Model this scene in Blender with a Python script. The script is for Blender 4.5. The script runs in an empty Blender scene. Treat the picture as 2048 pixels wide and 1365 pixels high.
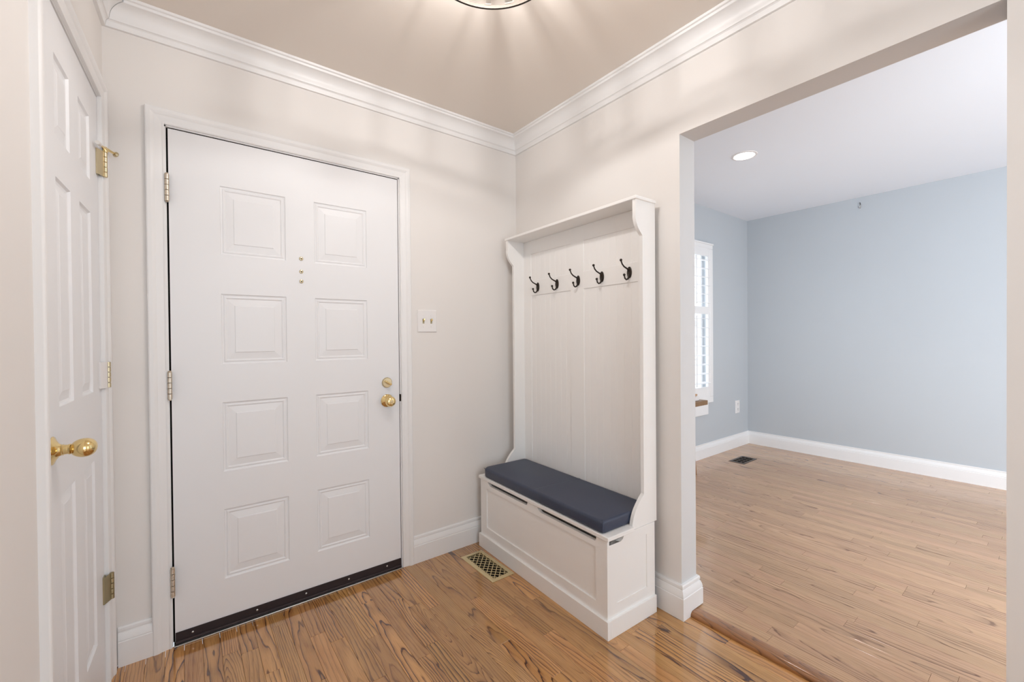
import bpy, bmesh, math, random
from mathutils import Matrix, Vector
PI = math.pi
C = bpy.context.scene.collection
SC = bpy.context.scene
random.seed(7)

# ------------------------------------------------------------------ camera
CAM = Vector((-1.6634, -2.1298, 1.1956))
YAW, PITCH, ROLL, FPX = 0.65127, -0.00846, -0.00843, 858.4
fw = Vector((math.sin(YAW)*math.cos(PITCH), math.cos(YAW)*math.cos(PITCH), math.sin(PITCH)))
rt = fw.cross(Vector((0, 0, 1))).normalized()
up = rt.cross(fw)
r2 = rt*math.cos(ROLL) + up*math.sin(ROLL)
u2 = up*math.cos(ROLL) - rt*math.sin(ROLL)
cam_d = bpy.data.cameras.new('camera')
cam = bpy.data.objects.new('camera', cam_d)
C.objects.link(cam)
M3 = Matrix((r2, u2, -fw)).transposed()
cam.matrix_world = Matrix.Translation(CAM) @ M3.to_4x4()
cam_d.sensor_fit = 'HORIZONTAL'
cam_d.sensor_width = 36
cam_d.lens = FPX/2048*36
cam_d.clip_start = 0.02
SC.camera = cam

# ------------------------------------------------------------------ world, exposure, daylight, added fill
SC.view_settings.view_transform = 'Standard'
SC.view_settings.look = 'None'
SC.view_settings.gamma = 1
SC.view_settings.use_curve_mapping = False
SC.view_settings.exposure = 0.0
W = bpy.data.worlds.new('sky'); SC.world = W; W.use_nodes = True
bg = W.node_tree.nodes['Background']
bg.inputs[0].default_value = (0.80, 0.90, 1.0, 1)
bg.inputs[1].default_value = 1.3
SC.cycles.max_bounces = 8
SC.cycles.diffuse_bounces = 5
SC.cycles.caustics_reflective = False
SC.cycles.caustics_refractive = False
SC.cycles.sample_clamp_indirect = 6

def area(name, loc, rot, sx, sy, power, col):
    d = bpy.data.lights.new(name, 'AREA'); d.shape = 'RECTANGLE'; d.size = sx; d.size_y = sy
    d.energy = power; d.color = col
    o = bpy.data.objects.new(name, d); o.location = loc; o.rotation_euler = rot; C.objects.link(o)
    return o
# added fill lights standing in for daylight; only the front window has real daylight
area('fill_hall', (-1.25, -4.20, 1.25), (PI/2, 0, -0.42), 1.35, 2.0, 32, (0.70, 0.87, 1.0))
area('fill_grey_room', (2.0, -4.38, 1.45), (PI/2, 0, 0), 1.6, 1.6, 8, (0.76, 0.90, 1.0))
area('fill_side_opening', (0.16, -3.45, 1.15), (PI/2, 0, -PI/2), 1.4, 1.9, 90, (0.79, 0.90, 1.0))  # added light in an invented wall gap, to brighten the long grey wall
area('daylight_front_window', (1.90, 0.26, 1.32), (-PI/2, 0, 0), 1.0, 1.4, 9, (0.80, 0.90, 1.0))

# ------------------------------------------------------------------ materials
def srgb(h):
    h = h.lstrip('#')
    c = [int(h[i:i+2], 16)/255 for i in (0, 2, 4)]
    return tuple(x/12.92 if x <= 0.04045 else ((x+0.055)/1.055)**2.4 for x in c) + (1,)
def mat(name, col, rough=0.5, metal=0.0, spec=0.5, bump=0.0, bscale=200, coat=0.0, var=0.0):
    m = bpy.data.materials.new(name); m.use_nodes = True
    nt = m.node_tree; b = nt.nodes['Principled BSDF']
    col = srgb(col) if isinstance(col, str) else tuple(col)+(1,) if len(col) == 3 else col
    b.inputs['Base Color'].default_value = col
    b.inputs['Roughness'].default_value = rough
    b.inputs['Metallic'].default_value = metal
    b.inputs['Specular IOR Level'].default_value = spec
    b.inputs['Coat Weight'].default_value = coat
    tc = nt.nodes.new('ShaderNodeTexCoord')
    if bump or var:
        n = nt.nodes.new('ShaderNodeTexNoise'); n.inputs['Scale'].default_value = bscale; n.inputs['Detail'].default_value = 3
        nt.links.new(tc.outputs['Object'], n.inputs['Vector'])
    if bump:
        bp = nt.nodes.new('ShaderNodeBump'); bp.inputs['Strength'].default_value = bump; bp.inputs['Distance'].default_value = 0.001
        nt.links.new(n.outputs['Fac'], bp.inputs['Height']); nt.links.new(bp.outputs[0], b.inputs['Normal'])
    if var:
        n2 = nt.nodes.new('ShaderNodeTexNoise'); n2.inputs['Scale'].default_value = 2.5; n2.inputs['Detail'].default_value = 4
        nt.links.new(tc.outputs['Object'], n2.inputs['Vector'])
        mr = nt.nodes.new('ShaderNodeMapRange'); mr.inputs['To Min'].default_value = 1-var; mr.inputs['To Max'].default_value = 1+var
        nt.links.new(n2.outputs['Fac'], mr.inputs['Value'])
        hs = nt.nodes.new('ShaderNodeHueSaturation'); hs.inputs['Color'].default_value = col
        nt.links.new(mr.outputs[0], hs.inputs['Value']); nt.links.new(hs.outputs[0], b.inputs['Base Color'])
    return m
def emit(name, col, s):
    m = bpy.data.materials.new(name); m.use_nodes = True
    nt = m.node_tree; nt.nodes.clear()
    e = nt.nodes.new('ShaderNodeEmission'); e.inputs[0].default_value = tuple(col)+(1,); e.inputs[1].default_value = s
    o = nt.nodes.new('ShaderNodeOutputMaterial'); nt.links.new(e.outputs[0], o.inputs[0])
    return m
def glass(name, fac=0.12, tint=(1, 1, 1), frost=0.0):
    m = bpy.data.materials.new(name); m.use_nodes = True
    nt = m.node_tree; nt.nodes.clear()
    t = nt.nodes.new('ShaderNodeBsdfTransparent'); t.inputs[0].default_value = tuple(tint)+(1,)
    g = nt.nodes.new('ShaderNodeBsdfGlossy'); g.inputs['Roughness'].default_value = 0.02
    mx = nt.nodes.new('ShaderNodeMixShader'); mx.inputs[0].default_value = fac
    nt.links.new(t.outputs[0], mx.inputs[1]); nt.links.new(g.outputs[0], mx.inputs[2])
    last = mx
    if frost:
        d = nt.nodes.new('ShaderNodeBsdfTranslucent'); d.inputs[0].default_value = (0.95, 0.93, 0.9, 1)
        m2 = nt.nodes.new('ShaderNodeMixShader'); m2.inputs[0].default_value = frost
        nt.links.new(mx.outputs[0], m2.inputs[1]); nt.links.new(d.outputs[0], m2.inputs[2]); last = m2
    o = nt.nodes.new('ShaderNodeOutputMaterial'); nt.links.new(last.outputs[0], o.inputs[0])
    return m

def wood(name, light, mid, dark, ring=0.0075, contrast=0.9, rough=0.22, tone=0.18, pore=0.35, spec=0.5, coat=0.0):
    """oak strip boards: every board is cut from its own place in a log (growth rings seen in the cut)"""
    m = bpy.data.materials.new(name); m.use_nodes = True
    nt = m.node_tree; L = nt.links.new; N = nt.nodes.new
    b = nt.nodes['Principled BSDF']
    def mth(op, a, c=None, d=None):
        n = N('ShaderNodeMath'); n.operation = op
        for i, v in enumerate((a, c, d)):
            if v is None: continue
            if isinstance(v, (int, float)): n.inputs[i].default_value = v
            else: L(v, n.inputs[i])
        return n.outputs[0]
    tc = N('ShaderNodeTexCoord'); oi = N('ShaderNodeObjectInfo')
    sep = N('ShaderNodeSeparateXYZ'); L(tc.outputs['Object'], sep.inputs[0])
    x, y = sep.outputs[0], sep.outputs[1]
    def rnd(k):
        w = N('ShaderNodeTexWhiteNoise'); w.noise_dimensions = '1D'
        L(mth('MULTIPLY_ADD', oi.outputs['Random'], 913.7, k*17.31), w.inputs['W'])
        return w.outputs['Value']
    r1, r2_, r3, r4, r5 = [rnd(k) for k in range(1, 6)]
    # per-board offset for the noise
    off = mth('MULTIPLY', r4, 60.0)
    cv = N('ShaderNodeCombineXYZ'); L(mth('MULTIPLY', x, 9.0), cv.inputs[0]); L(mth('MULTIPLY_ADD', y, 2.0, off), cv.inputs[1]); L(off, cv.inputs[2])
    n1 = N('ShaderNodeTexNoise'); n1.inputs['Scale'].default_value = 1.0; n1.inputs['Detail'].default_value = 2.0; L(cv.outputs[0], n1.inputs['Vector'])
    wob = mth('MULTIPLY', mth('SUBTRACT', n1.outputs['Fac'], 0.5), 0.060)
    cv3 = N('ShaderNodeCombineXYZ'); L(mth('MULTIPLY', x, 45.0), cv3.inputs[0]); L(mth('MULTIPLY_ADD', y, 7.0, off), cv3.inputs[1]); L(off, cv3.inputs[2])
    n3 = N('ShaderNodeTexNoise'); n3.inputs['Scale'].default_value = 1.0; n3.inputs['Detail'].default_value = 1.5; L(cv3.outputs[0], n3.inputs['Vector'])
    wob2 = mth('MULTIPLY', mth('SUBTRACT', n3.outputs['Fac'], 0.5), 0.013)
    xx = mth('ADD', x, mth('MULTIPLY', mth('SUBTRACT', r1, 0.5), 0.12))
    slope = mth('MULTIPLY', mth('SUBTRACT', r2_, 0.5), 0.16)
    dd = mth('ADD', mth('MULTIPLY_ADD', y, slope, mth('MULTIPLY', r3, 0.045)), wob)
    r = mth('SQRT', mth('ADD', mth('MULTIPLY', xx, xx), mth('MULTIPLY', dd, dd)))
    ph = mth('FRACT', mth('DIVIDE', mth('ADD', r, wob2), mth('MULTIPLY_ADD', rnd(7), ring*0.95, ring*0.45)))
    # late wood: slow darkening then a sharp edge
    rg = N('ShaderNodeValToRGB'); L(ph, rg.inputs[0])
    e = rg.color_ramp.elements
    e[0].position = 0.0; e[0].color = (0.0, 0.0, 0.0, 1); e[1].position = 1.0; e[1].color = (0.0, 0.0, 0.0, 1)
    for pos, v in ((0.40, 0.04), (0.66, 0.34), (0.76, 0.42), (0.81, 1.0), (0.88, 1.0), (0.94, 0.15)):
        q = e.new(pos); q.color = (v, v, v, 1)
    # pores: fine dashes along the board
    cp = N('ShaderNodeCombineXYZ'); L(mth('MULTIPLY', x, 520.0), cp.inputs[0]); L(mth('MULTIPLY_ADD', y, 14.0, off), cp.inputs[1]); L(off, cp.inputs[2])
    n2 = N('ShaderNodeTexNoise'); n2.inputs['Scale'].default_value = 1.0; n2.inputs['Detail'].default_value = 2.0; L(cp.outputs[0], n2.inputs['Vector'])
    pr = N('ShaderNodeMapRange'); pr.inputs['From Min'].default_value = 0.52; pr.inputs['From Max'].default_value = 0.78; L(n2.outputs['Fac'], pr.inputs['Value'])
    # broad figure
    cb = N('ShaderNodeCombineXYZ'); L(mth('MULTIPLY', x, 30.0), cb.inputs[0]); L(mth('MULTIPLY_ADD', y, 3.0, off), cb.inputs[1]); L(off, cb.inputs[2])
    n4 = N('ShaderNodeTexNoise'); n4.inputs['Scale'].default_value = 1.0; n4.inputs['Detail'].default_value = 2.0; L(cb.outputs[0], n4.inputs['Vector'])
    strength = mth('MULTIPLY', mth('MULTIPLY_ADD', r5, 0.75, 0.25), contrast)
    fac = mth('MULTIPLY', rg.outputs[0], mth('MULTIPLY', strength, mth('MULTIPLY_ADD', n4.outputs['Fac'], 1.1, 0.35)))
    fac = mth('MINIMUM', mth('ADD', fac, mth('MULTIPLY', pr.outputs[0], pore)), 1.0)
    mx0 = N('ShaderNodeMix'); mx0.data_type = 'RGBA'; L(mth('MULTIPLY_ADD', n4.outputs['Fac'], 1.4, -0.2), mx0.inputs['Factor'])
    mx0.inputs['A'].default_value = srgb(light); mx0.inputs['B'].default_value = srgb(mid); mx0.clamp_factor = True
    mx1 = N('ShaderNodeMix'); mx1.data_type = 'RGBA'; L(fac, mx1.inputs['Factor']); L(mx0.outputs['Result'], mx1.inputs['A']); mx1.inputs['B'].default_value = srgb(dark)
    hs = N('ShaderNodeHueSaturation'); L(mx1.outputs['Result'], hs.inputs['Color'])
    L(mth('MULTIPLY_ADD', oi.outputs['Random'], tone*2, 1-tone), hs.inputs['Value'])
    L(mth('MULTIPLY_ADD', r1, 0.007, 0.4965), hs.inputs['Hue'])
    L(hs.outputs[0], b.inputs['Base Color'])
    b.inputs['Roughness'].default_value = rough
    b.inputs['Specular IOR Level'].default_value = spec
    b.inputs['Coat Weight'].default_value = coat
    b.inputs['Coat Roughness'].default_value = 0.07
    bp = N('ShaderNodeBump'); bp.inputs['Strength'].default_value = 0.10; bp.inputs['Distance'].default_value = 0.0006
    L(fac, bp.inputs['Height']); L(bp.outputs[0], b.inputs['Normal'])
    return m

M = {}
M['wall'] = mat('cream_wall_paint', '#EDE8E4', 0.75, spec=0.25, bump=0.06, bscale=350)
M['ceiling'] = mat('tan_ceiling_paint', '#ECE3DA', 0.85, spec=0.2, bump=0.05, bscale=300)
M['white'] = mat('white_semigloss_paint', '#F1EFEE', 0.38, spec=0.45, bump=0.03, bscale=120)
M['door'] = mat('white_door_paint', '#F0EFF0', 0.42, spec=0.5, bump=0.035, bscale=90)
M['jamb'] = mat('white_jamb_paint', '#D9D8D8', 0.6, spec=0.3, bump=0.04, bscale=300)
M['grey'] = mat('grey_wall_paint', '#C2C6CA', 0.8, spec=0.2, bump=0.06, bscale=350, var=0.015)
M['ceil2'] = mat('white_ceiling_paint', '#F3F6FC', 0.85, spec=0.2)
M['bench'] = mat('white_bench_paint', '#F8F5F2', 0.42, spec=0.4, bump=0.03, bscale=160)
M['brass'] = mat('polished_brass', (0.80, 0.62, 0.30), 0.12, 1.0)
M['brass_satin'] = mat('satin_brass', (0.62, 0.52, 0.34), 0.32, 1.0)
M['brass_old'] = mat('tarnished_brass', (0.42, 0.36, 0.22), 0.38, 1.0, bump=0.1, bscale=250)
M['brass_vent'] = mat('worn_brass_plate', (0.80, 0.67, 0.40), 0.40, 0.85)
M['nickel'] = mat('aged_brass_hinge', (0.66, 0.58, 0.48), 0.35, 1.0)
M['bronze'] = mat('dark_bronze', (0.035, 0.026, 0.02), 0.38, 0.6)
M['rubber'] = mat('brown_rubber', '#33292A', 0.55, spec=0.3, bump=0.1, bscale=60)
M['black'] = mat('black_void', '#15110F', 0.9, spec=0.1)
M['alu'] = mat('aluminium_sill', (0.62, 0.61, 0.58), 0.35, 1.0)
M['plate'] = mat('white_plastic', '#F0ECEA', 0.35)
M['slot'] = mat('dark_slot', '#2A2624', 0.6)
M['tip'] = mat('white_rubber_tip', '#E6E0DA', 0.5)
M['glass'] = glass('clear_glass', 0.08)
M['frost'] = glass('frosted_rib_glass', 0.10, (0.9, 0.88, 0.85), 0.72)
M['bulb'] = emit('lit_bulb', (1.0, 0.86, 0.68), 30)
M['led'] = emit('lit_downlight', (1.0, 0.97, 0.92), 12)
M['lampwhite'] = mat('lamp_white_enamel', '#F2EEE8', 0.4)
M['vent2'] = mat('brown_metal_register', (0.16, 0.13, 0.11), 0.4, 0.7)
M['oak'] = wood('oak_floor', '#D5A063', '#B27B43', '#552B12', ring=0.0125, contrast=1.25, rough=0.11, tone=0.17, pore=0.45, coat=1.0)
M['oak2'] = wood('oak_floor_daylit', '#CFA681', '#C29873', '#74503A', ring=0.0125, contrast=0.95, rough=0.17, tone=0.08, pore=0.38, coat=0.3)  # same oak as the foyer, paled in colour for daylight and reflections
M['nosing'] = wood('oak_nosing', '#A9733F', '#8F5D33', '#4A2A17', ring=0.008, contrast=0.6, rough=0.15, tone=0.05, coat=0.8)
M['butcher'] = wood('butcher_block', '#9C7A58', '#7F5E42', '#4F3725', ring=0.006, contrast=0.7, rough=0.5, tone=0.2)
M['dowel'] = wood('pale_wood', '#C9A27C', '#B98F69', '#8F6848', ring=0.006, contrast=0.4, rough=0.5, tone=0.05)
M['subfloor'] = mat('subfloor', '#2A1C12', 0.9)
M['navy'] = mat('navy_faux_leather', '#383F52', 0.42, spec=0.45, bump=0.25, bscale=500, var=0.12)

# ------------------------------------------------------------------ mesh helpers
class MB:
    def __init__(s): s.v = []; s.f = []; s.sm = []
    def add(s, vs, fs, smooth=False):
        k = len(s.v); s.v += [tuple(v) for v in vs]
        for f in fs: s.f.append([i+k for i in f]); s.sm.append(smooth)
        return s
    def box(s, x0, x1, y0, y1, z0, z1):
        x0, x1 = sorted((x0, x1)); y0, y1 = sorted((y0, y1)); z0, z1 = sorted((z0, z1))
        return s.add([(x0,y0,z0),(x1,y0,z0),(x1,y1,z0),(x0,y1,z0),(x0,y0,z1),(x1,y0,z1),(x1,y1,z1),(x0,y1,z1)],
                     [(3,2,1,0),(4,5,6,7),(0,1,5,4),(1,2,6,5),(2,3,7,6),(3,0,4,7)])
    def prism(s, poly, t0, t1, fn, smooth=False):
        """poly: 2-D outline; fn(u, v, t) -> 3-D"""
        n = len(poly)
        vs = [fn(u, v, t0) for u, v in poly] + [fn(u, v, t1) for u, v in poly]
        fs = [tuple(range(n))[::-1], tuple(range(n, 2*n))]
        s.add(vs, fs)
        s.add(vs, [(i, (i+1) % n, n+(i+1) % n, n+i) for i in range(n)], smooth)
        return s
    def loft(s, rings, closed=True, caps=True, smooth=True):
        n = len(rings[0]); vs = [p for r in rings for p in r]; fs = []
        for k in range(len(rings)-1):
            for i in range(n if closed else n-1):
                j = (i+1) % n
                fs.append((k*n+i, k*n+j, (k+1)*n+j, (k+1)*n+i))
        s.add(vs, fs, smooth)
        if caps:
            s.add(rings[0], [tuple(range(n))[::-1]]); s.add(rings[-1], [tuple(range(n))])
        return s
    def lathe(s, prof, o, ax, seg=24, smooth=True):
        """prof: (distance along ax, radius)"""
        ax = Vector(ax).normalized(); o = Vector(o)
        t = ax.orthogonal().normalized(); b = ax.cross(t)
        rings = [[o + ax*h + (t*math.cos(2*PI*i/seg) + b*math.sin(2*PI*i/seg))*max(r, 1e-5) for i in range(seg)] for h, r in prof]
        return s.loft(rings, smooth=smooth)
    def tube(s, path, r, seg=10):
        P = [Vector(p) for p in path]; rings = []
        rr = r if isinstance(r, (list, tuple)) else [r]*len(P)
        nrm = None
        for i, p in enumerate(P):
            d = (P[min(i+1, len(P)-1)] - P[max(i-1, 0)]).normalized()
            if nrm is None: nrm = d.orthogonal().normalized()
            nrm = (nrm - d*nrm.dot(d)).normalized(); b = d.cross(nrm)
            rings.append([p + (nrm*math.cos(2*PI*k/seg) + b*math.sin(2*PI*k/seg))*rr[i] for k in range(seg)])
        return s.loft(rings)
    def ball(s, c, r, seg=14, rings=8, sq=(1, 1, 1)):
        c = Vector(c); R = []
        for k in range(rings+1):
            th = -PI/2 + PI*k/rings
            R.append([c + Vector((math.cos(th)*math.cos(2*PI*i/seg)*sq[0], math.cos(th)*math.sin(2*PI*i/seg)*sq[1], math.sin(th)*sq[2]))*max(r, 1e-5) for i in range(seg)])
        return s.loft(R)
    def map(s, fn):
        s.v = [tuple(fn(*v)) for v in s.v]; return s
    def build(s, name, m, parent=None, bevel=0, seg=2, angle=35):
        bm = bmesh.new()
        vs = [bm.verts.new(v) for v in s.v]
        for f, sm in zip(s.f, s.sm):
            try:
                q = bm.faces.new([vs[i] for i in f]); q.smooth = sm
            except ValueError: pass
        bmesh.ops.remove_doubles(bm, verts=bm.verts, dist=1e-6)
        bmesh.ops.recalc_face_normals(bm, faces=bm.faces)
        xs = [v.co for v in bm.verts]
        lo = Vector([min(v[i] for v in xs) for i in range(3)]); hi = Vector([max(v[i] for v in xs) for i in range(3)])
        org = Vector(((lo.x+hi.x)/2, (lo.y+hi.y)/2, lo.z))
        for v in bm.verts: v.co -= org
        me = bpy.data.meshes.new(name); bm.to_mesh(me); bm.free()
        me.set_sharp_from_angle(angle=math.radians(angle))
        o = bpy.data.objects.new(name, me); C.objects.link(o)
        for q in (m if isinstance(m, (list, tuple)) else [m]): me.materials.append(M[q])
        o.location = org
        if parent is not None:
            o.parent = parent
            q = parent
            while q is not None and q not in ROT:
                o.location = o.location - q.location; q = q.parent
        if bevel:
            bv = o.modifiers.new('bevel', 'BEVEL'); bv.width = bevel; bv.segments = seg; bv.limit_method = 'ANGLE'; bv.angle_limit = math.radians(40)
            bv.harden_normals = False
        return o
ROT = set()     # rotated roots: their parts are given in the root's own frame
def tag(o, label=None, cat=None, group=None, kind=None):
    if label: o['label'] = label
    if cat: o['category'] = cat
    if group: o['group'] = group
    if kind: o['kind'] = kind
    return o
def empty(name, loc=(0, 0, 0), rz=None):
    o = bpy.data.objects.new(name, None); C.objects.link(o); o.location = loc
    o.empty_display_size = 0.1
    if rz is not None: o.rotation_euler = (0, 0, rz); ROT.add(o)
    return o
def struct(o, label, cat): return tag(o, label, cat, kind='structure')
def paint_by_normal(o, mats, fn):
    o.data.materials.clear()
    for k in mats: o.data.materials.append(M[k])
    for p in o.data.polygons: p.material_index = fn(p.normal, p.center + o.location)

# ------------------------------------------------------------------ measures of the place
XL, AL = -1.889, 0.042            # closet wall: corner with the front wall, its turn
H1, H2 = 2.425, 2.446             # ceilings
YJ, YN, ZS, TH = -1.1201, -2.0243, 2.0445, 0.1146   # opening: far jamb, near jamb, head, wall thickness
X2, Y2, ZF2 = 3.2412, 0.0457, 0.016
YB = -4.45
DL, DR, DT = -1.7069, -0.7795, 2.0173  # entrance door
s_dir = Vector((-math.sin(AL), -math.cos(AL), 0)); n_dir = Vector((math.cos(AL), -math.sin(AL), 0))
RZ_CL = math.atan2(s_dir.y, s_dir.x)
CL0 = Vector((XL, 0, 0))
def clw(s, n): return CL0 + s_dir*s + n_dir*n
def xl_at(y): return XL + (y)*math.tan(AL)       # x of the closet wall at y (y<0)

# ------------------------------------------------------------------ floors
def plank_mesh(x0, x1, y0, y1, z, th=0.018, v=0.0007):
    b = MB()
    vs = [(x0,y0,z-th),(x1,y0,z-th),(x1,y1,z-th),(x0,y1,z-th),(x0,y0,z-v),(x1,y0,z-v),(x1,y1,z-v),(x0,y1,z-v),
          (x0+v,y0+v,z),(x1-v,y0+v,z),(x1-v,y1-v,z),(x0+v,y1-v,z)]
    b.add(vs, [(0,1,5,4),(1,2,6,5),(2,3,7,6),(3,0,4,7),(4,5,9,8),(5,6,10,9),(6,7,11,10),(7,4,8,11),(8,9,10,11)])
    return b
def lay(floor, x0, x1, y0, y1, z, m, split, lo, hi, holes=(), left=None):
    bw = 0.0571; x = x1; rs = random.Random(int(x1*100)+3); i = 0
    while x > x0+0.004:
        xa = max(x-bw, x0)
        y = y1 + 0.0
        first = True
        while y > y0+0.01:
            ln = rs.uniform(lo, hi)
            if first: ln *= rs.uniform(0.25, 1.0); first = False
            if y < split: ln = rs.uniform(1.6, 2.4)
            ya = max(y-ln, y0)
            if ya - y0 < 0.2: ya = y0
            segs = [(ya, y, xa, x)]
            for hx0, hx1, hy0, hy1 in holes:
                out = []
                for (a, c, p, q) in segs:
                    if p < hx1 and q > hx0 and a < hy1 and c > hy0:
                        if c > hy1+0.003: out.append((hy1, c, p, q))
                        if a < hy0-0.003: out.append((a, hy0, p, q))
                        if p < hx0-0.004: out.append((max(a, hy0), min(c, hy1), p, hx0))
                        if q > hx1+0.004: out.append((max(a, hy0), min(c, hy1), hx1, q))
                    else: out.append((a, c, p, q))
                segs = out
            for (a, c, p, q) in segs:
                g = 0.0003
                plank_mesh(p+g, q-g, a+g, c-g, z).build('plank', m, floor)
            y = ya
        x = xa; i += 1
VENT = (-0.485, -0.351, -0.413, -0.108)
VENT2 = (2.385, 2.655, -0.298, -0.158)
fl = MB().box(-2.15, 0.06, YB, 0.0, -0.06, -0.0305).build('floor', 'subfloor')
struct(fl, 'orange-brown oak strip floor of the foyer', 'floor')
lay(fl, -2.10, 0.034, YB, -0.001, 0.0, 'oak', -1.5, 0.28, 0.95, [(VENT[0]+.012, VENT[1]-.012, VENT[2]+.012, VENT[3]-.012)])
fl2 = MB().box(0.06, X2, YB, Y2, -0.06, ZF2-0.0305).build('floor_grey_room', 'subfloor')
struct(fl2, 'oak strip floor of the grey room, daylight paleness put into its colour', 'floor')
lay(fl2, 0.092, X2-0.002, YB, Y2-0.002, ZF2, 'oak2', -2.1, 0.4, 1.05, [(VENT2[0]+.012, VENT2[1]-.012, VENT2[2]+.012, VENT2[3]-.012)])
# bullnose nosing at the change of floors
nb = []
for k in range(9):
    a = PI/2 + PI*0.5*k/8
    nb.append((0.050 + 0.016*math.cos(a), ZF2+0.004-0.016 + 0.016*math.sin(a)))
prof = [(0.0915, -0.012), (0.0915, ZF2+0.001), (0.074, ZF2+0.004)] + nb + [(0.034, -0.012)]
ns = MB().prism(prof, YJ-0.0205, YB, lambda u, v, t: (u, t, v), True).build('trim_1', 'nosing', angle=50)
struct(ns, 'rounded oak nosing strip across the opening where the floors meet', 'trim')

# ------------------------------------------------------------------ walls
w = MB().box(-2.05, DL-0.012, 0, 0.14, 0, 2.5).box(DR+0.012, TH, 0, 0.14, 0, 2.5).box(DL-0.012, DR+0.012, 0, 0.14, DT+0.012, 2.5).build('wall_front', 'wall')
struct(w, 'cream wall holding the white entrance door', 'wall')
w = MB().box(0, TH, YJ, 0.0, -0.01, 2.5).box(0, TH, YN, YJ, ZS, 2.5).box(0, TH, -2.70, YN, -0.01, 2.5).box(0, TH, YB, -4.20, -0.01, 2.5).box(0, TH, -4.20, -2.70, 2.12, 2.5).build('wall_right', 'wall')  # the rear gap is invented, cut only to hold the added fill light
struct(w, 'cream wall behind the hall bench with wide opening', 'wall')
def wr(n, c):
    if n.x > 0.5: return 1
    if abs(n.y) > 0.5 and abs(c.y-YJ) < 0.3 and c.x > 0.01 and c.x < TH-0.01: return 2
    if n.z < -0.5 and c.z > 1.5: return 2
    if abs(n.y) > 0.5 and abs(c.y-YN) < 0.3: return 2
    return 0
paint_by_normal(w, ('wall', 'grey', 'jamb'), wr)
# closet wall (its own slightly turned frame)
DS0, DS1, DH2 = 0.090, 0.712, 2.036
wl = empty('wall_left', CL0, RZ_CL)
struct(wl, 'cream wall on the left holding the closet door', 'wall')
MB().box(-0.1, DS0-0.006, -0.11, 0, 0, 2.5).box(DS1+0.006, 4.6, -0.11, 0, 0, 2.5).box(DS0-0.006, DS1+0.006, -0.11, 0, DH2+0.006, 2.5).build('wall_face', 'wall', wl)
w = MB().box(-2.2, X2+0.1, YB, YB-0.1, -0.05, 2.5).build('wall_back', 'wall')
struct(w, 'cream wall behind the camera', 'wall')
# grey room
WX0, WX1, WZ0, WZ1 = 1.40, 2.405, 0.60, 2.04
w = MB().box(TH, WX0, Y2, 0.2, -0.05, 2.5).box(WX1, X2+0.1, Y2, 0.2, -0.05, 2.5).box(WX0, WX1, Y2, 0.2, -0.05, WZ0).box(WX0, WX1, Y2, 0.2, WZ1, 2.5).build('wall_grey_front', 'grey')
struct(w, 'grey wall with the shuttered window', 'wall')
w = MB().box(X2, X2+0.1, YB, Y2, -0.05, 2.5).build('wall_grey_right', 'grey')
struct(w, 'long blank grey wall of the next room', 'wall')
w = MB().box(-2.2, TH*0.5, YB, 0.14, H1, H1+0.09).build('ceiling', 'ceiling')
struct(w, 'tan ceiling of the foyer', 'ceiling')
w = MB().box(TH*0.5, X2+0.1, YB, 0.2, H2, H2+0.06).build('ceiling_grey_room', 'ceil2')
struct(w, 'white ceiling of the grey room', 'ceiling')

# ------------------------------------------------------------------ mouldings
def mould(name, A, B, n, prof, m, ks=0, ke=0, label=None, cat='trim', parent=None, smooth=False):
    A, B, n = Vector(A).to_2d() if len(A) == 3 else Vector(A), Vector(B).to_2d() if len(B) == 3 else Vector(B), Vector(n).to_2d() if len(n) == 3 else Vector(n)
    d = (B-A).normalized()
    r0 = [Vector((*(A + n*o + d*(o*ks)), z)) for o, z in prof]
    r1 = [Vector((*(B + n*o + d*(o*ke)), z)) for o, z in prof]
    b = MB().loft([r0, r1], smooth=smooth)
    o = b.build(name, m, parent, angle=25)
    if label: struct(o, label, cat)
    return o
Z = H1 - 0.0001
crown = [(0, 2.333), (0.011, 2.333), (0.0115, 2.335), (0.0145, 2.351), (0.0185, 2.3545), (0.0225, 2.3555), (0.0235, 2.359)]
for k in range(9):
    a = PI*0.5*k/8
    crown.append((0.0245 + 0.040*(1-math.cos(a)), 2.363 + 0.043*math.sin(a)))
crown += [(0.0655, 2.409), (0.0665, 2.4145), (0.0735, 2.4165), (0.0755, Z), (0, Z)]
mould('trim_2', clw(4.4, 0), clw(0, 0), n_dir, crown, 'white', 0, -1.0, 'white crown moulding above the closet door')
mould('trim_3', (XL, 0), (0, 0), (0, -1), crown, 'white', 1.0, -1, 'white crown moulding above the entrance door')
mould('trim_4', (0, 0), (0, YB), (-1, 0), crown, 'white', 1, 0, 'white crown moulding above the bench and opening')
def basep(z0=0.0, t=0.016, h=0.142):
    return [(0, z0), (t, z0), (t, z0+0.090), (t-0.0025, z0+0.093), (t-0.001, z0+0.0955), (t-0.003, z0+0.108), (t-0.0085, z0+0.121), (t-0.0105, z0+0.122), (t-0.0105, z0+0.126), (t-0.0085, z0+0.128), (t-0.009, z0+0.137), (t-0.012, z0+h), (0, z0+h)]
CW = 0.057
mould('baseboard_front_left', (XL+0.018, 0), (DL-0.012-CW+0.004, 0), (0, -1), basep(), 'white', 0, 0, 'short white baseboard between closet door and entrance door', 'baseboard')
mould('baseboard_front_right', (DR+0.012+CW-0.004, 0), (0, 0), (0, -1), basep(), 'white', 0, -1, 'white baseboard between entrance door and bench', 'baseboard')
bb = basep(t=0.0205)
mould('baseboard_right', (0, 0), (0, YJ), (-1, 0), bb, 'white', 1, 1, 'white baseboard running behind the bench to the opening', 'baseboard')
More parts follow.
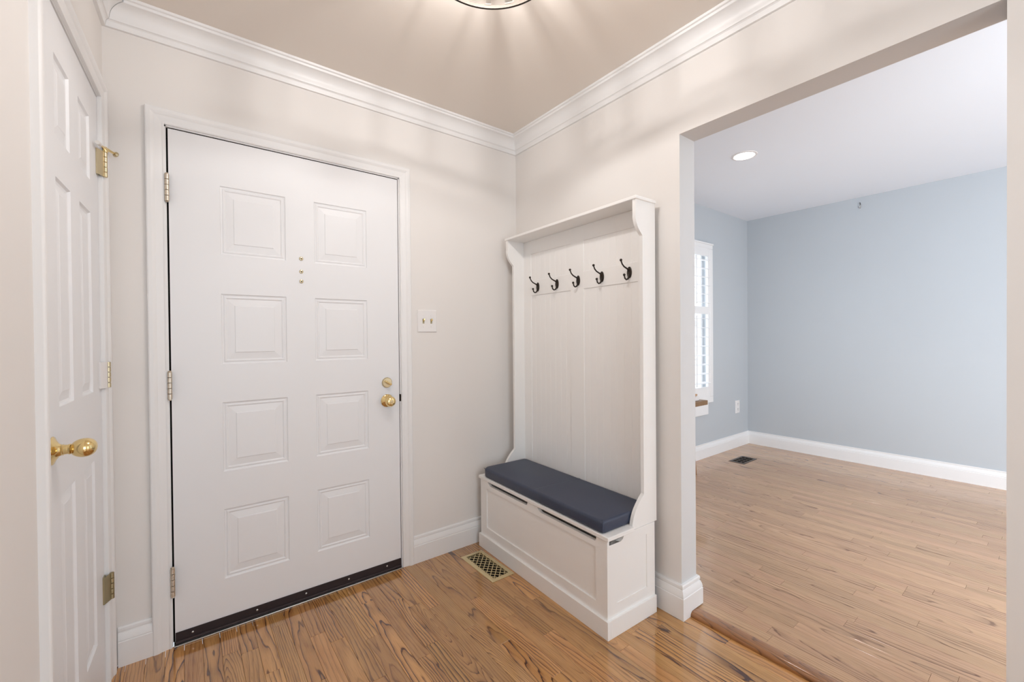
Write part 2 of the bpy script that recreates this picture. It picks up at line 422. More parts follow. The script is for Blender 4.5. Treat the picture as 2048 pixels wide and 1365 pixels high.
# return around the end of the wall; notched over the nosing
jb = MB()
mould('baseboard_jamb', (0, YJ), (0.044, YJ), (0, -1), bb, 'white', -1, 0, 'white baseboard block wrapping the end of the wall', 'baseboard')
jb = bpy.data.objects['baseboard_jamb']
bb2 = [(o, max(z, 0.021)) for o, z in bb]
mould('base_return', (0.044, YJ), (TH, YJ), (0, -1), bb2, 'white', 0, 1, parent=jb)
mould('base_side', (TH, YJ), (TH, Y2), (1, 0), bb2, 'white', -1, -1, parent=jb)
mould('baseboard_near_jamb', (0, YN), (0, -2.70), (-1, 0), bb, 'white', -1, 1, 'white baseboard on the near wall beyond the opening', 'baseboard')
mould('baseboard_grey_front', (TH, Y2), (X2, Y2), (0, -1), basep(ZF2, 0.016, 0.135), 'white', 1, -1, 'white baseboard under the shuttered window', 'baseboard')
mould('baseboard_grey_right', (X2, Y2), (X2, YB), (-1, 0), basep(ZF2, 0.016, 0.135), 'white', 1, 0, 'white baseboard along the long grey wall', 'baseboard')

CAS = [(0, 0), (0, 0.009), (0.003, 0.0105), (0.006, 0.0095), (0.008, 0.0085), (0.022, 0.0115), (0.030, 0.0125), (0.036, 0.0165), (0.041, 0.0185), (0.052, 0.0185), (0.055, 0.017), (0.057, 0.014), (0.057, 0)]
def casing(fn, u0, u1, v1, parent, zb=0.0):
    """three mitred legs round an opening; fn(u, v, t) -> 3-D, t out of the wall"""
    n = len(CAS)
    MB().loft([[fn(u0-w, zb, t) for w, t in CAS], [fn(u0-w, v1+w, t) for w, t in CAS]], smooth=False).build('casing_leg', 'white', parent, angle=20)
    MB().loft([[fn(u0-w, v1+w, t) for w, t in CAS], [fn(u1+w, v1+w, t) for w, t in CAS]], smooth=False).build('casing_head', 'white', parent, angle=20)
    MB().loft([[fn(u1+w, v1+w, t) for w, t in CAS], [fn(u1+w, zb, t) for w, t in CAS]], smooth=False).build('casing_leg', 'white', parent, angle=20)

# raised panel filling a rectangular hole of a door face; f(u, v, depth)
def raised_panel(u0, u1, v0, v1, f, steps):
    b = MB(); rings = []
    for ins, dep in steps:
        rings.append([f(u0+ins, v0+ins, dep), f(u1-ins, v0+ins, dep), f(u1-ins, v1-ins, dep), f(u0+ins, v1-ins, dep)])
    b.loft(rings, caps=False, smooth=False)
    b.add(rings[-1], [(0, 1, 2, 3)])
    return b
def slab_face(us, vs, holes, f):
    """door face with rectangular holes, on the grid of us x vs"""
    b = MB()
    for i in range(len(us)-1):
        for j in range(len(vs)-1):
            c = ((us[i]+us[i+1])/2, (vs[j]+vs[j+1])/2)
            if any(h[0] < c[0] < h[1] and h[2] < c[1] < h[3] for h in holes): continue
            b.add([f(us[i], vs[j], 0), f(us[i+1], vs[j], 0), f(us[i+1], vs[j+1], 0), f(us[i], vs[j+1], 0)], [(0, 1, 2, 3)])
    return b

# ------------------------------------------------------------------ entrance door
d1 = empty('door_1', ((DL+DR)/2, 0, 0))
struct(d1, 'white eight-panel entrance door with brass knob and dark bottom sweep', 'door')
FY = 0.0015      # door face
fd = lambda u, v, dep: (u, FY+dep, v)
cols = [(-1.543, -1.301), (-1.183, -0.941)]
rows = [(0.206, 0.494), (0.650, 0.937), (1.095, 1.385), (1.546, 1.829)]
holes = [(a, b_, c, d) for a, b_ in cols for c, d in rows]
us = sorted({DL, DR} | {x for c in cols for x in c}); vs = sorted({0.012, DT} | {x for r in rows for x in r})
sl = slab_face(us, vs, holes, fd)
T = 0.044
q = [fd(DL, 0.012, 0), fd(DR, 0.012, 0), fd(DR, DT, 0), fd(DL, DT, 0)]
q2 = [(a, b_+T, c) for a, b_, c in q]
sl.add(q+q2, [(4, 5, 6, 7), (0, 1, 5, 4), (1, 2, 6, 5), (2, 3, 7, 6), (3, 0, 4, 7)])
sl.build('door_slab', 'door', d1)
STEP = [(0, 0), (0.003, 0.0042), (0.008, 0.0055), (0.012, 0.0030), (0.016, 0.0032), (0.020, 0.0062), (0.047, 0.0028), (0.0485, 0.0008), (0.051, 0.0004)]
for h in holes: raised_panel(*h, fd, STEP).build('panel', 'door', d1, angle=8)
# frame, stops and weather strip
G = 0.005
MB().box(DL-0.012, DL-G-0.001, 0.0, 0.14, 0, DT+0.012).build('jamb', 'white', d1)
MB().box(DR+0.0035, DR+0.012, 0.0, 0.14, 0, DT+0.012).build('jamb', 'white', d1)
MB().box(DL-0.012, DR+0.012, 0.0, 0.14, DT+0.0045, DT+0.012).build('head_jamb', 'white', d1)
MB().box(DL-G-0.001, DL+0.012, FY+T+0.0005, 0.13, 0, DT+0.0045).box(DR-0.012, DR+0.0035, FY+T+0.0005, 0.13, 0, DT+0.0045).box(DL, DR, FY+T+0.0005, 0.13, DT-0.012, DT+0.0045).build('door_stop', 'black', d1)
MB().box(DL-G-0.001, DL, 0.012, FY+T, 0.01, DT+0.004).build('weather_strip', 'black', d1)
MB().box(DR, DR+0.0035, 0.010, FY+T, 0.01, DT+0.004).box(DL, DR, 0.006, FY+T, DT, DT+0.0045).build('weather_strip', 'black', d1)
casing(lambda u, v, t: (u, -t, v), DL-0.0105, DR+0.0085, DT+0.0095, d1)
def knuckles(parent, x, y, z0, z1, r, m, n=5, ax=(0, 0, 1)):
    hh = (z1-z0)/n
    for k in range(n):
        a = z0+k*hh+0.0006; b_ = z0+(k+1)*hh-0.0006
        MB().lathe([(0, r*0.86), (0.0006, r), (b_-a-0.0006, r), (b_-a, r*0.86)], (x, y, a), ax, 16).build('knuckle', m, parent)
for z0, z1 in ((1.732, 1.836), (0.967, 1.073), (0.200, 0.311)):
    hg = MB().box(DL-0.0058, DL-0.0012, -0.009, 0.010, z0, z1).build('hinge', 'bronze', d1)
    knuckles(hg, DL-0.0045, -0.0115, z0, z1, 0.0075, 'nickel')
    b = MB()
    b.lathe([(0, 0.004), (0.003, 0.006), (0.005, 0.004)], (DL-0.0045, -0.0115, z1-0.0004), (0, 0, 1), 14)
    b.lathe([(0, 0.004), (0.003, 0.0055), (0.005, 0.003)], (DL-0.0045, -0.0115, z0+0.0004), (0, 0, -1), 14)
    b.build('pin_cap', 'nickel', hg)
# bottom sweep, screws and sill
sw = MB().box(DL+0.001, DR-0.001, FY-0.0045, FY-0.0002, 0.012, 0.050).build('door_sweep', 'rubber', d1, bevel=0.001)
for u in (-1.652, -1.430, -1.236, -1.046, -0.856):
    MB().lathe([(0, 0.0042), (0.0012, 0.004), (0.0022, 0.0022)], (u, FY-0.0044, 0.0335), (0, -1, 0), 12).build('screw', 'alu', sw)
MB().tube([(DL+0.002, FY-0.006, 0.0125), (DR-0.002, FY-0.006, 0.0125)], 0.0062, 10).build('sweep_lip', 'rubber', sw)
MB().box(DL-0.004, DR+0.003, -0.016, 0.135, 0.0003, 0.0055).build('sill', 'alu', d1, bevel=0.002)
# knocker bolts left on the door
for z in (1.561, 1.502, 1.458):
    bo = MB().lathe([(0, 0.0085), (0.0018, 0.0085), (0.003, 0.0065)], (-1.239, FY, z), (0, -1, 0), 18).build('bolt', 'brass_satin', d1)
    MB().lathe([(0, 0.0032), (0.0006, 0.003)], (-1.239, FY-0.0030, z), (0, -1, 0), 12).build('bolt_socket', 'slot', bo)
# dead bolt and knob
db = MB().lathe([(0, 0.0265), (0.003, 0.0265), (0.006, 0.0245), (0.0085, 0.0225), (0.0095, 0.0)], (-0.845, FY, 0.970), (0, -1, 0), 32).build('deadbolt', 'brass_satin', d1)
tt = MB().box(-0.0185, 0.0185, -0.020, 0, -0.0045, 0.0045)
ca, sa = math.cos(math.radians(32)), math.sin(math.radians(32))
tt.map(lambda x, y, z: (-0.845 + x*ca + z*sa, FY-0.0085+y, 0.970 - x*sa + z*ca)).build('thumb_turn', 'brass', db, bevel=0.002)
ro = MB().lathe([(0, 0.0315), (0.002, 0.0325), (0.004, 0.031), (0.007, 0.024), (0.010, 0.0165), (0.012, 0.0135)], (-0.845, FY, 0.878), (0, -1, 0), 32).build('door_knob', 'brass', d1)
MB().lathe([(0, 0.013), (0.016, 0.0125), (0.020, 0.015), (0.024, 0.0215), (0.030, 0.0255), (0.037, 0.0265), (0.043, 0.0245), (0.047, 0.0205), (0.0485, 0.0195), (0.050, 0.0165), (0.0505, 0.012), (0.0515, 0.0115), (0.052, 0.0)],
           (-0.845, FY-0.0115, 0.878), (0, -1, 0), 32).build('knob', 'brass', ro)
MB().lathe([(0, 0.0095), (0.0025, 0.009), (0.003, 0.0)], (-0.845, FY-0.063, 0.878), (0, -1, 0), 20).build('lock_cylinder', 'brass_satin', ro)
MB().box(-0.8495, -0.8405, FY-0.0675, FY-0.0655, 0.8765, 0.8795).build('turn_button', 'brass', ro)
MB().box(DR+0.0034, DR+0.0105, -0.0012, 0.012, 0.868, 0.905).build('strike_plate', 'bronze', d1)

# ------------------------------------------------------------------ closet door (frame of the closet wall: x along, y out)
d2 = empty('door_2', clw(0, 0), RZ_CL)
struct(d2, 'white six-panel closet door with oval brass knob on the left wall', 'door')
fc = lambda u, v, dep: (u, -0.003-dep, v)
cols2 = [(0.205, 0.345), (0.442, 0.582)]
rows2 = [(0.205, 0.808), (1.030, 1.610), (1.715, 1.920)]
holes2 = [(a, b_, c, d) for a, b_ in cols2 for c, d in rows2]
us = sorted({DS0, DS1-0.004} | {x for c in cols2 for x in c}); vs = sorted({0.010, DH2-0.003} | {x for r in rows2 for x in r})
sl = slab_face(us, vs, holes2, fc)
q = [fc(DS0, 0.010, 0), fc(DS1-0.004, 0.010, 0), fc(DS1-0.004, DH2-0.003, 0), fc(DS0, DH2-0.003, 0)]
q2 = [(a, b_-0.035, c) for a, b_, c in q]
sl.add(q+q2, [(4, 5, 6, 7), (0, 1, 5, 4), (1, 2, 6, 5), (2, 3, 7, 6), (3, 0, 4, 7)])
sl.build('door_slab', 'door', d2)
STEP2 = [(0, 0), (0.004, 0.006), (0.010, 0.008), (0.014, 0.0075), (0.034, 0.0025), (0.036, 0.0015)]
for h in holes2: raised_panel(*h, fc, STEP2).build('panel', 'door', d2, angle=8)
MB().box(DS0-0.006, DS0-0.002, -0.11, 0, 0, DH2+0.006).build('jamb', 'white', d2)
MB().box(DS1-0.0015, DS1+0.006, -0.11, 0, 0, DH2+0.006).build('jamb', 'white', d2)
MB().box(DS0-0.006, DS1+0.006, -0.11, 0, DH2, DH2+0.006).build('head_jamb', 'white', d2)
MB().box(DS0-0.002, DS0+0.012, -0.06, -0.0385, 0, DH2).box(DS1-0.014, DS1-0.0015, -0.06, -0.0385, 0, DH2).box(DS0, DS1, -0.06, -0.0385, DH2-0.012, DH2).build('door_stop', 'white', d2)
casing(lambda u, v, t: (u, t, v), DS0-0.003, DS1+0.004, DH2+0.004, d2)
hx = DS0-0.010
for i, (z0, z1, km, lm) in enumerate(((1.765, 1.852, 'brass_satin', 'brass_satin'), (1.032, 1.122, 'brass_satin', 'plate'), (0.290, 0.382, 'brass_old', 'brass_old'))):
    hg = MB().box(hx-0.001, hx+0.035, -0.0030, 0.0006, z0, z1).build('hinge', lm, d2)
    MB().prism([(hx, 0.0145), (hx, 0.0165), (hx+0.036, 0.0012), (hx+0.036, -0.0005)], z0, z1, lambda u, v, t: (u, v, t)).build('leaf', lm, hg)
    knuckles(hg, hx, 0.0155, z0, z1, 0.0065, km)
    if i == 0:
        zt = z1+0.004
        MB().lathe([(0, 0.0075), (0.010, 0.0075), (0.011, 0.005), (0.019, 0.005)], (hx, 0.0155, z1), (0, 0, 1), 16).build('pin_collar', 'brass', hg)
        MB().tube([(hx+0.062, 0.0125, z1+0.004), (hx+0.020, 0.0145, z1+0.010), (hx, 0.0165, z1+0.013), (hx-0.020, 0.026, z1+0.014), (hx-0.040, 0.036, z1+0.014)], [0.0035, 0.0045, 0.0065, 0.0045, 0.004], 10).build('door_stop_arm', 'brass', hg)
        MB().tube([(hx+0.060, 0.0125, z1+0.004), (hx+0.088, 0.0105, z1+0.001)], 0.0062, 14).build('rubber_tip', 'tip', hg)
        MB().lathe([(0, 0.004), (0.004, 0.0095), (0.007, 0.0095), (0.009, 0.006)], (hx-0.038, 0.035, z1+0.014), (-0.8, 0.45, -0.15), 16).build('stop_pad', 'brass_satin', hg)
KS, KZ = 0.648, 0.933
ro = MB().lathe([(0, 0.0335), (0.0015, 0.034), (0.003, 0.0325), (0.007, 0.0235), (0.012, 0.0155), (0.016, 0.0132)], (KS, -0.003, KZ), (0, 1, 0), 36).build('door_knob', 'brass', d2)
MB().lathe([(0, 0.0125), (0.004, 0.0135), (0.0045, 0.0118), (0.013, 0.0112), (0.0135, 0.0125), (0.016, 0.0128), (0.017, 0.012)], (KS, 0.0125, KZ), (0, 1, 0), 32).build('neck', 'brass', ro)
eg = []
for k in range(19):
    t = k/18; a = PI*t
    h = 0.0245*(1-math.cos(a))
    eg.append((h, 0.0235*math.sin(a)**0.85*(0.93+0.09*t) if 0 < k < 18 else 0.0))
b = MB().lathe(eg, (KS, 0.0275, KZ), (0, 1, 0), 36)
b.map(lambda x, y, z: (KS+(x-KS)*1.12, y, z)).build('knob', 'brass', ro)

# ------------------------------------------------------------------ switch plate, outlet, picture hanger
def plate_box(x0, x1, z0, z1, y, t):
    e = 0.004
    return MB().loft([[(x0, y, z0), (x1, y, z0), (x1, y, z1), (x0, y, z1)], [(x0, y-t*0.4, z0), (x1, y-t*0.4, z0), (x1, y-t*0.4, z1), (x0, y-t*0.4, z1)],
                      [(x0+e, y-t, z0+e), (x1-e, y-t, z0+e), (x1-e, y-t, z1-e), (x0+e, y-t, z1-e)]], smooth=False)
sp = empty('light_switch', (-0.619, 0, 1.227))
tag(sp, 'white double switch plate with two brass toggles beside the entrance door', 'switch')
plate_box(-0.676, -0.562, 1.227, 1.347, 0, 0.006).build('plate', 'plate', sp)
for x in (-0.642, -0.596):
    MB().box(x-0.005, x+0.005, -0.0068, -0.0055, 1.274, 1.299).build('slot', 'brass_old', sp)
    tg = MB().box(-0.0035, 0.0035, -0.014, 0, -0.005, 0.005)
    tg.map(lambda a, b_, c, x=x: (x+a, -0.0055+b_, 1.289+c-b_*0.5)).build('toggle', 'brass', sp, bevel=0.001)
    for z in (1.257, 1.317):
        MB().lathe([(0, 0.003), (0.001, 0.0026)], (x, -0.006, z), (0, -1, 0), 10).build('screw', 'plate', sp)
op = empty('wall_outlet', (2.998, Y2, 0.375))
tag(op, 'white wall outlet on the grey wall right of the window', 'outlet')
plate_box(2.955, 3.042, 0.372, 0.506, Y2, 0.006).build('plate', 'plate', op)
for z in (0.411, 0.467):
    rc = MB().lathe([(0, 0.019), (0.002, 0.018)], (2.9985, Y2-0.0055, z), (0, -1, 0), 20).build('receptacle', 'plate', op)
    MB().box(2.988, 2.991, Y2-0.0082, Y2-0.0072, z, z+0.012).box(3.006, 3.009, Y2-0.0082, Y2-0.0072, z, z+0.010).box(2.9955, 3.0015, Y2-0.0082, Y2-0.0072, z-0.011, z-0.006).build('slots', 'slot', rc)
ph = empty('picture_hanger', (X2, -0.944, 2.35))
tag(ph, 'small metal picture hanger left high on the grey wall', 'hanger')
MB().tube([(X2-0.001, -0.944, 2.385), (X2-0.004, -0.944, 2.365), (X2-0.010, -0.944, 2.345), (X2-0.020, -0.944, 2.350), (X2-0.022, -0.944, 2.362)], 0.0035, 8).build('hook', 'alu', ph)
MB().tube([(X2+0.002, -0.944, 2.372), (X2-0.024, -0.946, 2.392)], 0.0025, 8).build('nail', 'slot', ph)

# ------------------------------------------------------------------ hall bench (frame: x = depth from the wall, y = along to the right)
BT = 0.0306
hb = empty('hall_bench', (0.0209, -0.0629, 0), PI-BT)
tag(hb, 'white hall tree bench with lift-up seat, high back and coat hooks', 'bench')
BW, BD, BK = 0.9725, 0.3523, 0.024       # width, depth, back face
I = 0.0099
HP, ZL0, ZL1 = 0.0745, 0.3900, 0.4066
# plinth: front and two sides, small step on top
for nm, bx in (('plinth_front', (BD-0.018, BD, 0, BW)), ('plinth_side', (0.042, BD-0.018, 0, 0.018)), ('plinth_side', (0.042, BD-0.018, BW-0.018, BW))):
    MB().box(*bx, 0.0, HP).build(nm, 'bench', hb, bevel=0.0015)
# box front: frame with finger slots in the top rail, recessed panel
F0, F1 = BD-I-0.016, BD-I
A0, A1 = I, BW-I
def front(poly, d0=F0, d1=F1): return MB().prism(poly, d0, d1, lambda u, v, t: (t, u, v))
RA0, RA1, RZ0, RZ1 = 0.072, 0.9005, 0.124, 0.343
top = [(A0, RZ1), (A1, RZ1), (A1, ZL0)]
def notch(a, b_, zt=ZL0, zb=0.3665):
    return [(b_, zt), (b_-0.004, zb+0.006), (b_-0.012, zb), (a+0.030, zb), (a+0.018, zb+0.004), (a+0.006, zb+0.013), (a, zt)]
top += notch(0.522, 0.906) + notch(0.083, 0.450) + [(A0, ZL0)]
front(top).build('front_top_rail', 'bench', hb)
front([(A0, HP), (A1, HP), (A1, RZ0), (A0, RZ0)]).build('front_bottom_rail', 'bench', hb)
front([(A0, RZ0), (RA0, RZ0), (RA0, RZ1), (A0, RZ1)]).build('front_stile', 'bench', hb)
front([(RA1, RZ0), (A1, RZ0), (A1, RZ1), (RA1, RZ1)]).build('front_stile', 'bench', hb)
front([(RA0-.005, RZ0-.005), (RA1+.005, RZ0-.005), (RA1+.005, RZ1+.005), (RA0-.005, RZ1+.005)], F0+0.002, F1-0.006).build('front_panel', 'bench', hb)
# box sides
for a0, a1, sgn in ((A0, A0+0.016, -1), (A1-0.016, A1, 1)):
    def side(poly, p0=a0, p1=a1): return MB().prism(poly, p0, p1, lambda u, v, t: (u, t, v))
    S0, S1, D0, D1 = 0.096, 0.285, 0.124, 0.350
    side([(0.042, D1), (F0, D1), (F0, ZL0), (0.330, ZL0), (0.330, 0.3675), (0.262, 0.3665), (0.249, 0.372), (0.240, ZL0), (0.042, ZL0)]).build('side_top_rail', 'bench', hb)
    side([(0.042, HP), (F0, HP), (F0, D0), (0.042, D0)]).build('side_bottom_rail', 'bench', hb)
    side([(0.042, D0), (S0, D0), (S0, D1), (0.042, D1)]).build('side_stile', 'bench', hb)
    side([(S1, D0), (F0, D0), (F0, D1), (S1, D1)]).build('side_stile', 'bench', hb)
    in0, in1 = (a0+0.004, a1-0.001) if sgn < 0 else (a0+0.001, a1-0.003)
    side([(S0-.004, D0-.004), (S1+.004, D0-.004), (S1+.004, D1+.004), (S0-.004, D1+.004)], in0, in1).build('side_panel', 'bench', hb)
MB().box(0.042, F0, A0+0.016, A1-0.016, 0.012, 0.024).build('box_bottom', 'bench', hb)
# seat lid
lid = [(BK+0.012, 0.0287), (BK+0.012, BW-0.0287), (0.1885, BW-0.0287), (0.1885, BW+0.001), (BD-0.002, BW+0.001), (BD-0.002, -0.001), (0.1885, -0.001), (0.1885, 0.0287)]
MB().prism(lid, ZL0+0.0005, ZL1, lambda u, v, t: (u, v, t)).build('seat_lid', 'bench', hb, bevel=0.0015)
# side boards of the high back
def curve(p0, p1, bulge, n=10):
    out = []
    for k in range(n+1):
        t = k/n
        out.append((p0[0]+(p1[0]-p0[0])*t**bulge, p0[1]+(p1[1]-p0[1])*t))
    return out
DN, DTP, ZN, ZS1, ZC, ZLW, DC = 0.1109, 0.1544, 1.6246, 1.7028, 1.7700, 0.5222, 0.187
prof = [(BK, ZL0+0.0008)] + curve((DC, ZL0+0.0008), (DN, ZLW), 2.1) + [(DN-0.0015, ZLW+0.004), (DN-0.0015, ZN-0.004)]
prof += [(DTP-(DTP-DN)*(1-k/10)**2.1, ZN+(ZS1-ZN)*k/10) for k in range(11)] + [(DTP, ZC), (BK, ZC)]
for a0 in (0.0125, BW-0.0125-0.016):
    MB().prism(prof, a0, a0+0.016, lambda u, v, t: (u, t, v)).build('side_board', 'bench', hb)
MB().box(BK, 0.160, 0.0055, BW-0.0055, ZC, ZC+0.0145).build('top_cap', 'bench', hb, bevel=0.003)
# back: panels with fine bead grooves, rails and stiles over them
AI0, AI1 = 0.0285, BW-0.0285
def bead(a0, a1, z0, z1, pitch=0.0425):
    n = max(1, round((a1-a0)/pitch)); b = MB(); pts = []
    d = BK+0.0055; w = (a1-a0)/n
    for k in range(n):
        a = a0+k*w
        pts += [(a+0.0012, d), (a+w-0.0012, d), (a+w-0.0004, d-0.0008), (a+w+0.0004, d-0.0008)]
    pts = [(a0, d)] + pts[:-2] + [(a1, d), (a1, BK), (a0, BK)]
    return b.prism(pts, z0, z1, lambda u, v, t: (v, u, t))
SP = [(AI0, 0.0975), (0.4385, 0.535), (0.8755, AI1)]
bead(0.0975-.004, 0.4385+.004, ZL0+0.001, 1.700).build('back_panel', 'bench', hb)
bead(0.535-.004, 0.8755+.004, ZL0+0.001, 1.700).build('back_panel', 'bench', hb)
DRL = BK+0.0095
for a, c in SP: MB().box(BK, DRL, a, c, ZL0+0.001, ZC).build('back_stile', 'bench', hb, bevel=0.0008)
for a, c in ((0.0975, 0.4385), (0.535, 0.8755)):
    MB().box(BK, DRL-0.0002, a-.002, c+.002, 1.691, ZC).build('top_rail', 'bench', hb, bevel=0.0008)
    MB().box(BK, DRL-0.0002, a-.002, c+.002, 1.4435, 1.532).build('hook_rail', 'bench', hb, bevel=0.0008)
# coat hooks
for a in (0.163, 0.331, 0.497, 0.661, 0.829):
    k0 = DRL if not (0.0975 < a < 0.4385) else DRL-0.0002
    z = 1.489
    pl = MB().loft([[(k0, a+0.0135*math.cos(t)*e, z+0.0265*math.sin(t)*e) for t in [2*PI*i/24 for i in range(24)]] for e in (1,)] +
                   [[(k0+dd, a+0.0135*math.cos(t)*e, z+0.0265*math.sin(t)*e) for t in [2*PI*i/24 for i in range(24)]] for dd, e in ((0.002, 1), (0.0035, 0.86), (0.005, 0.5))])
    hk = pl.build('coat_hook', 'bronze', hb)
    MB().tube([(k0+0.003, a, z+0.004), (k0+0.010, a, z+0.0135), (k0+0.024, a, z+0.0185), (k0+0.038, a, z+0.024), (k0+0.050, a, z+0.034), (k0+0.0575, a, z+0.048)], [0.005, 0.0042, 0.0036, 0.0034, 0.0033, 0.0032], 10).build('upper_arm', 'bronze', hk)
    MB().ball((k0+0.0585, a, z+0.0515), 0.0062).build('upper_tip', 'bronze', hk)
    MB().tube([(k0+0.003, a, z-0.008), (k0+0.006, a, z-0.022), (k0+0.013, a, z-0.031), (k0+0.023, a, z-0.034), (k0+0.032, a, z-0.029), (k0+0.036, a, z-0.017)], [0.005, 0.0045, 0.004, 0.0038, 0.0035, 0.0033], 10).build('lower_arm', 'bronze', hk)
    MB().ball((k0+0.0368, a, z-0.0135), 0.006).build('lower_tip', 'bronze', hk)
    for da in (-0.0072, 0.0072):
        MB().lathe([(0, 0.0026), (0.001, 0.0022)], (k0+0.0028, a+da, z), (1, 0, 0), 10).build('screw', 'alu', hk)
# cushion on the seat (own thing, same frame)
cu = empty('seat_cushion', (0.0209, -0.0629, 0), PI-BT)
tag(cu, 'long navy faux leather cushion lying on the white bench seat', 'cushion')
def cushion(d0, d1, a0, a1, z0, z1):
    b = MB(); R = []
    nx, ny = 10, 40; e = 0.012
    # outline ring (rounded rectangle), lofted from bottom to top with soft edges
    def ring(ins, z, crown=0):
        pts = []; r = 0.016
        xs0, xs1, ys0, ys1 = d0+ins, d1-ins, a0+ins, a1-ins
        for cx, cy, s0 in ((xs1-r, ys1-r, 0), (xs0+r, ys1-r, 1), (xs0+r, ys0+r, 2), (xs1-r, ys0+r, 3)):
            rr = r*(2.2 if (s0 == 3) else 1)
            ox = xs1-rr if s0 in (0, 3) else xs0+rr; oy = ys1-rr if s0 in (0, 1) else ys0+rr
            for k in range(6):
                t = PI/2*(s0 + k/5)
                pts.append((ox+rr*math.cos(t), oy+rr*math.sin(t), z))
        return pts
    for ins, z in ((0.006, z0), (0.001, z0+0.004), (0, z0+0.012), (0, z1-0.012), (0.0015, z1-0.006), (0.006, z1-0.0015), (0.012, z1)):
        R.append(ring(ins, z))
    b.loft(R, caps=True)
    return b
b = cushion(BK+0.013, 0.3430, 0.0320, 0.9400, ZL1+0.0008, ZL1+0.0515)
b.build('cover', 'navy', cu, angle=60)
b = MB()
for dd, aa in ((0.3432, 0.9402),):
    b.tube([(dd-0.0045, aa-0.0045, ZL1+0.004), (dd-0.0045, aa-0.0045, ZL1+0.030), (dd-0.0060, aa-0.0060, ZL1+0.045), (dd-0.014, aa-0.014, ZL1+0.0515)], 0.0016, 8)
b.tube([(dd-0.0045, 0.04, ZL1+0.0465), (dd-0.0045, 0.92, ZL1+0.0465)], 0.0012, 6)
b.build('seam', 'navy', cu)
b = MB().loft([[(0.045, 0.503, ZL1+0.0513), (0.045, 0.509, ZL1+0.0524), (0.045, 0.515, ZL1+0.0513)], [(0.325, 0.485, ZL1+0.0513), (0.325, 0.491, ZL1+0.0522), (0.325, 0.497, ZL1+0.0513)]])
b.build('fold_crease', 'navy', cu)

# ------------------------------------------------------------------ floor registers
def register(x0, x1, y0, y1, z, fm, lab, name, fw_, lattice):
    r = empty(name, ((x0+x1)/2, (y0+y1)/2, z))
    tag(r, lab, 'vent', )
    b = MB(); e = 0.004; t = 0.004
    o = [(x0, y0), (x1, y0), (x1, y1), (x0, y1)]
    def off(d): return [(x0+d, y0+d), (x1-d, y0+d), (x1-d, y1-d), (x0+d, y1-d)]
    rings = [[(u, v, z+0.0003) for u, v in off(0)], [(u, v, z+t*0.5) for u, v in off(0)], [(u, v, z+t) for u, v in off(e)], [(u, v, z+t) for u, v in off(fw_)], [(u, v, z-0.012) for u, v in off(fw_)]]
    b.loft(rings, caps=False, smooth=False).build('frame', fm, r)
    MB().box(x0+0.013, x1-0.013, y0+0.013, y1-0.013, z-0.0300, z-0.0285).build('damper', 'black', r)
    return r
VR = register(*VENT, 0.0, 'brass_vent', 'brass floor register with diamond lattice in front of the bench', 'floor_register', 0.022, True)
x0, x1, y0, y1 = VENT[0]+.021, VENT[1]-.021, VENT[2]+.021, VENT[3]-.021
nl = 3; step = (y1-y0)/8
for k in range(-nl, 9):
    for sg in (1, -1):
        pts = []
        a = y0 + k*step if sg > 0 else y0 + (k+nl)*step
        for q in range(9):
            u = q/8; yy = a + sg*u*nl*step*1.0
            if y0 <= yy <= y1: pts.append((x0+u*(x1-x0), yy, 0.0022 if sg > 0 else 0.0016))
        if len(pts) > 1:
            b = MB()
            dy = nl*step*sg; dx = x1-x0; L_ = math.hypot(dx, dy); nx_, ny_ = -dy/L_*0.0021, dx/L_*0.0021
            p, q = pts[0], pts[-1]
            # run to the border
            b.add([(p[0]+nx_, p[1]+ny_, p[2]), (p[0]-nx_, p[1]-ny_, p[2]), (q[0]-nx_, q[1]-ny_, q[2]), (q[0]+nx_, q[1]+ny_, q[2]),
                   (p[0]+nx_, p[1]+ny_, p[2]-0.003), (p[0]-nx_, p[1]-ny_, p[2]-0.003), (q[0]-nx_, q[1]-ny_, q[2]-0.003), (q[0]+nx_, q[1]+ny_, q[2]-0.003)],
                  [(0, 1, 2, 3), (4, 5, 6, 7), (0, 1, 5, 4), (1, 2, 6, 5), (2, 3, 7, 6), (3, 0, 4, 7)])
            b.build('lattice_bar', 'brass_vent', VR)
VR2 = register(*VENT2, ZF2, 'vent2', 'dark metal floor register in the corner of the grey room', 'floor_register', 0.020, False)
for k in range(5):
    xa = VENT2[0]+0.03+k*(VENT2[1]-VENT2[0]-0.06)/4
    MB().box(xa-0.004, xa+0.004, VENT2[2]+0.019, VENT2[3]-0.019, ZF2-0.004, ZF2+0.003).build('louver', 'vent2', VR2)
for k in range(2):
    ya = VENT2[2]+0.05+k*0.04
    MB().box(VENT2[0]+0.019, VENT2[1]-0.019, ya-0.002, ya+0.002, ZF2-0.004, ZF2+0.0015).build('crossbar', 'vent2', VR2)

